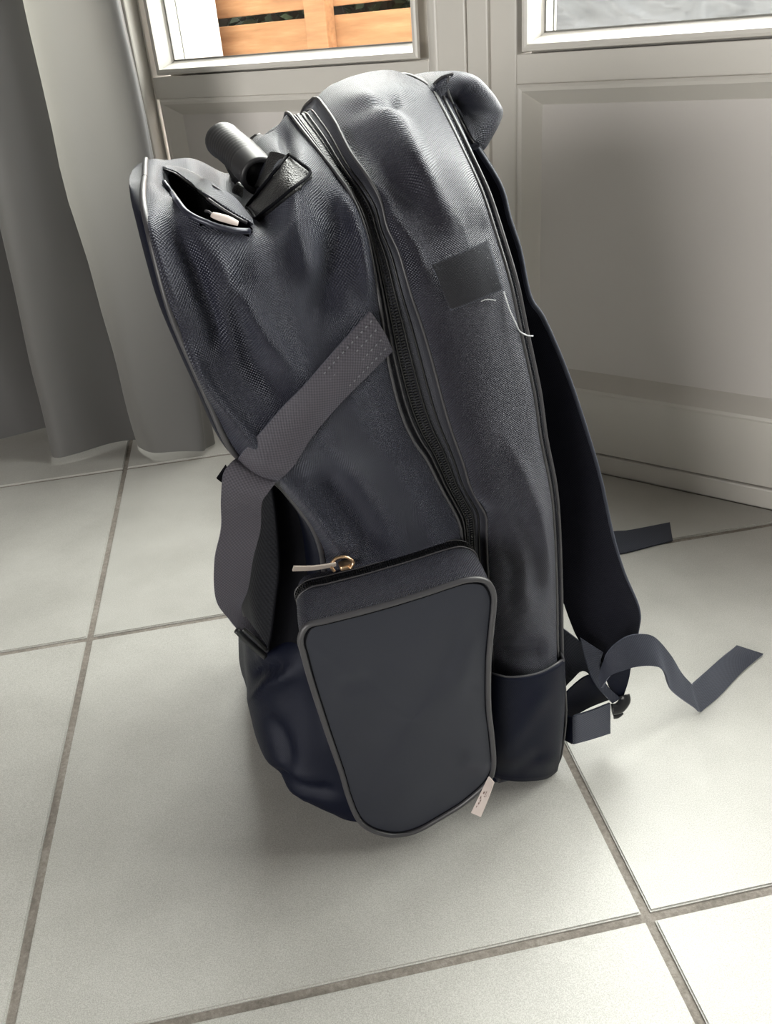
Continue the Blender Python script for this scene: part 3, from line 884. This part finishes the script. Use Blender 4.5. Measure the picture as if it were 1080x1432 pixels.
# the hanging end, folded over the edge, with its plastic buckle
v_ = -.012
he1 = [L(334, 640, -.004), L(322, 648, -.010), L(312, 664, v_), L(309, 700, v_ - .002), L(309, 740, v_), L(300, 785, v_ - .003), L(302, 838, v_), L(322, 868, v_), L(336, 884, v_)]
he2 = [L(388, 668, -.004), L(386, 674, -.012), L(374, 690, v_ - .004), L(366, 704, v_ - .003), L(364, 740, v_ + .002), L(354, 780, v_ - .001), L(347, 822, v_ + .001), L(337, 850, v_ + .004), L(343, 874, v_ + .004)]
hs = ribbon('strap_tail', he1, he2, .0016, WEB, st, n=90, m=8, flipn=False)
bk = tube('slide_buckle', [L(331, 881, v_ - .001), L(348, 898, v_), L(371, 918, v_ + .002)], .0024, PLAST, st, seg=10, n=20, flat=.7)
tube('slide_bar', [L(338, 875, v_ + .004), L(354, 889, v_ + .004), L(373, 908, v_ + .006)], .0014, PLAST, bk, seg=8, n=12)
ribbon('strap_end', [L(332, 868, v_ + .002), L(352, 886, v_ + .003), L(368, 904, v_ + .006)], [L(343, 862, v_ + .006), L(357, 882, v_ + .007), L(374, 906, v_ + .01)], .0014, WEB, st, n=14, m=3)
ribbon('strap_fray', [L(303, 669, v_), L(316, 650, v_)], [L(309, 674, v_ + .004), L(322, 664, v_ + .004)], .0008, BLACK, st, n=6, m=2)

# ---- velcro patch and loose thread
q1, q2, q3, q4 = (601, 371), (679, 338), (698, 405), (630, 432)
rows = []
for i in range(17):
    row = []
    for j in range(21):
        a, b = i / 16, j / 20
        x = (q1[0] * (1 - b) + q2[0] * b) * (1 - a) + (q4[0] * (1 - b) + q3[0] * b) * a
        y = (q1[1] * (1 - b) + q2[1] * b) * (1 - a) + (q4[1] * (1 - b) + q3[1] * b) * a
        off = .0016 + .0028 * sin(pi * b) ** 1.0 * (.5 + .5 * sin(pi * a)) + .0016 * sm((b - .75) * 4) * a
        row.append(on(x, y, off) + Vector((0, .0004 * mnoise.noise(Vector((i, j, 0))), 0)))
    rows.append(row)
vp = grid('velcro_patch', rows, VELC, bag)
sd = vp.modifiers.new('thickness', 'SOLIDIFY'); sd.thickness = .0013
vp['label'] = 'black fuzzy hook and loop patch'
rnd = random.Random(5)
V = []; Fc = []
def whisker(p, d, w=.00022):
    k = len(V); s = d.cross(Vector((.3, 1, .2))).normalized() * w
    V.extend([p - s, p + s, p + d]); Fc.append((k, k + 1, k + 2))
for _ in range(200):
    b = rnd.random()
    if _ < 90: a, b = 0.0, rnd.random()
    elif _ < 190: a, b = rnd.random(), 1.0 - rnd.random() ** 3 * .25
    else: a, b = rnd.random() * .6, .75 + rnd.random() * .25
    p = rows[min(16, int(a * 16))][min(20, int(b * 20))]
    whisker(p + Vector((rnd.uniform(-.002, .002), -.0008, rnd.uniform(-.002, .002))), Vector((rnd.uniform(-1, 1), -.5, rnd.uniform(-1, 1))).normalized() * rnd.uniform(.0006, .0018))
o = new_obj('velcro_fuzz', V, Fc, PIPE_L, vp, False); o['kind'] = 'stuff'
tube('loose_thread', [on(703, 408, .001), on(709, 432, .002), on(716, 452, .003), L(727, 463, -.004), L(737, 469, -.006), L(746, 470, -.006)], .00045, THREAD, bag, seg=5, n=30)
tube('loose_thread', [on(672, 421, .001), on(680, 418, .0015), on(692, 420, .001)], .00035, THREAD, bag, seg=5, n=16)

# ---- carrying handle
gp = [L(365, 247, .085), L(338, 218, .125), L(312, 196, .165)]
ax_ = (gp[2] - gp[0]).normalized()
def grip():
    n = 60; V = []; Fc = []; seg = 28
    P = catmull(gp, n)
    sx = ax_.cross(Vector((0, 0, 1))).normalized(); sz = sx.cross(ax_).normalized()
    for i in range(n):
        f = i / (n - 1)
        r = .0125
        if .28 < f < .88: r *= 1 - .045 * (0.5 + .5 * sin(f * 2 * pi * 18))
        if f > .93: r *= 1.04
        if f > .985: r *= .8
        for k in range(seg):
            a = 2 * pi * k / seg
            V.append(P[i] + sx * cos(a) * r + sz * sin(a) * r * .92)
    for i in range(n - 1):
        for k in range(seg): k2 = (k + 1) % seg; Fc.append((i * seg + k, i * seg + k2, (i + 1) * seg + k2, (i + 1) * seg + k))
    Fc.append(tuple((n - 1) * seg + k for k in range(seg)))
    k0 = len(V)
    for k in range(seg):           # hollow near end
        a = 2 * pi * k / seg; V.append(P[0] + sx * cos(a) * .0095 + sz * sin(a) * .0085)
    for k in range(seg):
        a = 2 * pi * k / seg; V.append(P[6] + sx * cos(a) * .0090 + sz * sin(a) * .0080)
    for k in range(seg):
        k2 = (k + 1) % seg; Fc.append((k, k0 + k, k0 + k2, k2)); Fc.append((k0 + k, k0 + seg + k, k0 + seg + k2, k0 + k2))
    Fc.append(tuple(k0 + seg + k for k in range(seg)))
    return new_obj('grab_handle', V, Fc, RUB, bag, True)
gh = grip(); gh['label'] = 'ribbed grey rubber grip'
pa = [(406, 224), (436, 249), (362, 311), (350, 293)]
def patch(c1, c2, c3, c4, name, m, off=.0022):
    rows = []
    for i in range(13):
        row = []
        for j in range(9):
            a, b = i / 12, j / 8
            x = (c1[0] * (1 - b) + c2[0] * b) * (1 - a) + (c4[0] * (1 - b) + c3[0] * b) * a
            y = (c1[1] * (1 - b) + c2[1] * b) * (1 - a) + (c4[1] * (1 - b) + c3[1] * b) * a
            row.append(on(x, y, off, .09))
        rows.append(row)
    return rows
pr = patch(*pa, 'leather_patch', LEATH)
def smooth_rows(rows, it=4):
    for _ in range(it):
        nr = [[q.copy() for q in r] for r in rows]
        for i in range(len(rows)):
            for j in range(len(rows[0])):
                s = Vector((0, 0, 0)); c = 0
                for a, b in ((i - 1, j), (i + 1, j), (i, j - 1), (i, j + 1)):
                    if 0 <= a < len(rows) and 0 <= b < len(rows[0]): s += rows[a][b]; c += 1
                nr[i][j] = rows[i][j].lerp(s / c, .4)
        for i in range(1, len(rows) - 1):
            for j in range(1, len(rows[0]) - 1): rows[i][j] = nr[i][j]
    return rows
pr = smooth_rows(pr)
lp = grid('leather_patch', pr, LEATH, gh)
sd = lp.modifiers.new('thickness', 'SOLIDIFY'); sd.thickness = .0024; sd.offset = 1
lp2 = grid('leather_patch', [[Vector((q.x, WB - q.y, q.z)) for q in r] for r in pr], LEATH, gh)
sd = lp2.modifiers.new('thickness', 'SOLIDIFY'); sd.thickness = .0024; sd.offset = -1
bd = [r[0] for r in pr] + pr[-1] + [r[-1] for r in reversed(pr)] + pr[0][::-1]
tube('patch_edge', [p + Vector((0, -.0012, .0012)) for p in bd[::3]], .0010, BLACK, lp, seg=6, closed=True, n=80)
# strap from the patch up into the grip, and from the far end down again
ribbon('handle_strap', [pr[0][0], pr[0][0].lerp(gp[0], .5) + Vector((0, 0, .008)), gp[0] + Vector((.006, 0, .006))], [pr[8][0], pr[8][0].lerp(gp[0], .5) + Vector((0, 0, -.002)), gp[0] + Vector((-.004, 0, -.006))], .0028, LEATH, gh, n=20, m=5)
ribbon('handle_strap', [L(306, 205, .165), L(316, 232, .168), L(331, 262, .170), L(336, 285, .172)], [L(322, 200, .160), L(328, 230, .165), L(345, 262, .168), L(352, 285, .170)], .0028, LEATH, gh, n=20, m=5)
tube('strap_loop', [L(330, 262, .150), L(344, 270, .140), L(352, 285, .120), L(350, 300, .100)], .0045, LEATH, gh, seg=8, n=20, flat=.5)

# ---- small pocket on top: dark mouth, stiff flap, zip pull
op = [(228, 241), (246, 248), (268, 263), (292, 285), (320, 304), (346, 318), (352, 323)]
lo_ = [(228, 258), (244, 279), (264, 302), (288, 314), (316, 323), (342, 327), (353, 326)]
rows = []
ca, cb_ = catmull([Vector((*p, 0)) for p in op], 30), catmull([Vector((*p, 0)) for p in lo_], 30)
def top_pt(x, y, off, v=.07):
    p = on(x, y, off, v)
    return p
lin = []
for a, b in zip(ca, cb_):
    lin.append([top_pt(*(a.lerp(b, t / 8).xy), .0015 - .0 * sin(pi * t / 8)) for t in range(9)])
lin = smooth_rows(lin, 2)
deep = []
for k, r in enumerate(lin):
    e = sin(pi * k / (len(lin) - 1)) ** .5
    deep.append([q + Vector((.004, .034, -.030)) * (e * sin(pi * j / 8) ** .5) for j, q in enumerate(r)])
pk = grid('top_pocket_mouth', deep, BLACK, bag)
poly = [(p[0], p[1]) for p in op] + [(p[0], p[1]) for p in reversed(lo_)]
def inside(x, y):
    c = False; n = len(poly)
    for i in range(n):
        (x1, y1), (x2, y2) = poly[i], poly[(i + 1) % n]
        if (y1 > y) != (y2 > y) and x < (x2 - x1) * (y - y1) / (y2 - y1) + x1: c = not c
    return c
bm = bmesh.new(); bm.from_mesh(front.data)
kill = [f for f in bm.faces if f.calc_center_median().y < .215 and inside(*PX(f.calc_center_median()))]
bmesh.ops.delete(bm, geom=kill, context='FACES'); bm.to_mesh(front.data); bm.free()
tube('mouth_lip', [r[8] + Vector((0, -.0006, .0004)) for r in lin][::2], .0016, NAVY, pk, seg=8, n=60)
fl = [(227, 240), (236, 236), (256, 237), (285, 250), (306, 264), (326, 277), (338, 292), (350, 312)]
cf = catmull([Vector((*p, 0)) for p in fl], 30)
rows = []
for i in range(30):
    a = lin[i][0]
    v1 = a.y + .030
    e = L(cf[i].x, cf[i].y, v1)
    m_ = a.lerp(e, .5) + Vector((0, -.002, .002))
    row = [a + Vector((0, -.001, .001)), a.lerp(m_, .5), m_, m_.lerp(e, .5), e, e + Vector((-.002, .012, -.004)), e + Vector((-.004, .03, -.018))]
    rows.append(row)
rows = smooth_rows(rows, 1)
flp = grid('pocket_flap', rows, NAVY, pk)
sd = flp.modifiers.new('thickness', 'SOLIDIFY'); sd.thickness = .0022
sb = flp.modifiers.new('sub', 'SUBSURF'); sb.levels = 1; sb.render_levels = 1
tube('flap_edge', [r[0] + Vector((0, -.0008, 0)) for r in rows][::3], .0009, PIPE, flp, seg=6, n=50)
tube('flap_seam', [r[3] + Vector((0, -.0015, .0015)) for r in rows][::3], .0007, PIPE, flp, seg=6, n=50)
zp_ = tube('zip_pull', [on(296, 306, .003), on(304, 311, .004), on(316, 317, .005), on(328, 322, .005)], .0024, TAB, pk, seg=10, n=18, flat=.55, radii=lambda f: .35 + .65 * sin(pi * min(1, .12 + f * .8)) ** .6)
zp_['label'] = 'pale zip pull tab'
tube('pull_cord', [on(287, 300, .002), on(292, 303, .003), on(298, 308, .003)], .0007, PIPE, zp_, seg=6, n=8)

# ---- padded yoke curling over the top of the back panel
def yoke():
    prof = [(592, 132), (606, 110), (626, 100), (646, 99), (668, 107), (688, 128), (701, 148), (704, 157), (700, 170), (690, 190), (680, 207), (668, 216), (654, 200), (640, 170), (620, 145)]
    base = catmull([L(x, y, .098) for x, y in prof], 60, closed=True)
    c = L(634, 142, .098)
    rows = []
    vs = [(-.004, .0), (-.007, .15), (-.010, .3), (-.012, .5), (-.0125, .7), (-.010, .86), (-.0055, .96), (.002, 1), (.02, 1), (.045, 1.0), (.07, .97), (.085, .94), (.092, .85), (.096, .6), (.097, .3), (.097, 0)]
    vs_old = [(-.013, .0), (-.013, .35), (-.0115, .62), (-.008, .84), (-.003, .96), (.003, 1), (.02, 1), (.045, 1.0), (.07, .97), (.085, .94), (.092, .85), (.096, .6), (.097, .3), (.097, 0)]
    for (dv, s) in vs:
        row = []
        for k in range(61):
            p = base[k % 60]
            q = c + (p - c) * s
            w = .0009 * mnoise.noise(Vector((k * .3, s * 3, 1)))
            row.append(Vector((q.x, q.y + dv + w, q.z - .03 * max(0, dv))))
        rows.append(row)
    o = grid('strap_yoke', rows, NAVY, bag)
    sb = o.modifiers.new('sub', 'SUBSURF'); sb.levels = 1; sb.render_levels = 2
    tube('yoke_seam', [L(x, y, .087) for x, y in [(628, 106), (626, 125), (636, 152), (650, 180), (664, 203)]], .0010, PIPE, o, seg=6, n=30)
    tube('yoke_crease', [L(x, y, .090) for x, y in [(606, 118), (618, 108), (634, 103)]], .0009, PIPE, o, seg=6, n=20)
    tube('yoke_crease', [L(x, y, .090) for x, y in [(611, 128), (620, 116), (628, 110)]], .0008, PIPE, o, seg=6, n=20)
yoke()

# ---- shoulder straps
def strap(far):
    so = [(668, 208, .075), (700, 260, .065), (713, 307, .058), (727, 350, .055), (741, 415, .05), (761, 447, .05), (793, 522, .048), (821, 605, .046), (840, 671, .044), (856, 746, .042), (872, 800, .040), (893, 852, .038), (891, 884, .038), (884, 915, .037)]
    si = [(640, 190, .12), (664, 262, .11), (674, 310, .105), (690, 352, .10), (706, 420, .095), (722, 480, .09), (744, 550, .085), (756, 620, .08), (766, 700, .075), (774, 770, .065), (783, 825, .055), (802, 880, .045), (814, 900, .042), (846, 934, .040)]
    E1 = [L(*p) for p in so]; E2 = [L(*p) for p in si]
    if far:
        E1 = [Vector((p.x - .022, WB - p.y, p.z)) for p in E1]; E2 = [Vector((p.x - .008, WB - p.y, p.z)) for p in E2]
    def ub(z): return min(R_back, key=lambda q: abs(q.z - z)).x
    for e in E2: e.x = max(e.x, ub(min(e.z, .5)) + .021)
    o = ribbon('shoulder_strap', E1, E2, .003, MESH, bag, n=110, m=10, puff=.003)
    tube('strap_binding', E1, .0017, WEBN, o, seg=8, n=120)
    return o
ss = strap(False)
sf = strap(True)
# outer cover of the strap top, showing a pale edge
ribbon('strap_cover', [L(664, 204, .080), L(690, 242, .072), L(706, 285, .064), L(712, 306, .060)], [L(650, 200, .100), L(672, 240, .100), L(682, 275, .100), L(690, 290, .100)], .0035, NAVY, ss, n=24, m=5, puff=.001)

# webbing and buckle under the near strap
b1 = ribbon('lower_webbing', [L(784, 876, .045), L(800, 888, .042), L(822, 905, .040), L(848, 925, .038)], [L(784, 968, .045), L(800, 950, .042), L(818, 938, .040), L(845, 968, .036)], .0016, WEBN, bag, n=24, m=6)
ribbon('webbing_anchor', [L(788, 972, .020), L(815, 948, .026), L(838, 940, .030)], [L(788, 1010, .020), L(822, 990, .026), L(852, 978, .030)], .0016, DARK, b1, n=16, m=5)
ribbon('strap_web', [L(812, 892, .026), L(820, 925, .024), L(832, 955, .022), L(856, 983, .020)], [L(843, 912, .026), L(838, 935, .025), L(850, 960, .024), L(868, 976, .022)], .0018, WEBN, b1, n=30, m=6)
ribbon('strap_web', [L(843, 930, .030), L(850, 955, .027), L(858, 975, .024)], [L(886, 900, .032), L(880, 945, .028), L(872, 972, .024)], .0018, DARK, b1, n=20, m=6)
tb_ = [L(856, 992, .018), L(866, 990, .017), L(874, 980, .019), L(873, 972, .022)]
bk2 = tube('slide_buckle', tb_, .0048, PLAST, b1, seg=10, n=24, flat=.7)
tube('buckle_bar', [L(858, 1002, .018), L(864, 1001, .017), L(870, 996, .018)], .0022, PLAST, bk2, seg=8, n=12)
ribbon('webbing_loop', [L(853, 983, .017), L(828, 993, .010), L(806, 1000, .004), L(801, 1003, .004)], [L(853, 1025, .017), L(828, 1033, .010), L(806, 1039, .004), L(801, 1040, .004)], .0018, WEBN, b1, n=30, m=6)
ribbon('webbing_loop', [L(801, 1003, .004), L(792, 1000, .012), L(787, 985, .020)], [L(801, 1040, .004), L(790, 1034, .012), L(786, 1030, .020)], .0018, DARK, b1, n=20, m=6)
# long free tail, arching and coming down to rest on the floor
g1 = LF(968, 958, .019); g2 = LF(979, 996, .0012)
e1 = [L(838, 948, .020), L(848, 915, .016), L(868, 895, .014), L(889, 887, .014), L(913, 890, .016), L(936, 914, .020), L(952, 940, .026), L(964, 954, .0300), L(968, 957.5, .0318), L(972, 954, .034), L(990, 938, .045), L(1012, 918, .068), L(1030, 903, .092)]
e2 = [L(842, 962, .014), L(854, 945, .010), L(872, 937, .008), L(890, 932, .006), L(912, 931, .006), L(928, 938, .008), L(940, 966, .014), L(972, 990, .0260), L(978.5, 995.5, .0300), L(984, 991.5, .0330), L(1006, 973, .044), L(1036, 948, .066), L(1067, 919, .082)]
for e in e1 + e2: e.z = max(e.z, .0012)
tl = ribbon('webbing_tail', e1, e2, .0018, WEBN, b1, n=110, m=8)
# tail of the far strap lying towards the door
f_end = Vector((L(884, 915, .037).x - .022, WB - .037, .075))
f1 = [f_end, Vector((f_end.x + .02, f_end.y + .012, .035)), LF(840, 748, .006), LF(880, 742, .004), LF(937, 731, .003)]
f2 = [f_end + Vector((0, -.026, 0)), Vector((f_end.x + .02, f_end.y - .016, .035)), LF(840, 781, .004), LF(880, 772, .0015), LF(941, 756, .0015)]
ribbon('webbing_tail', f1, f2, .0018, WEBN, sf, n=30, m=6)
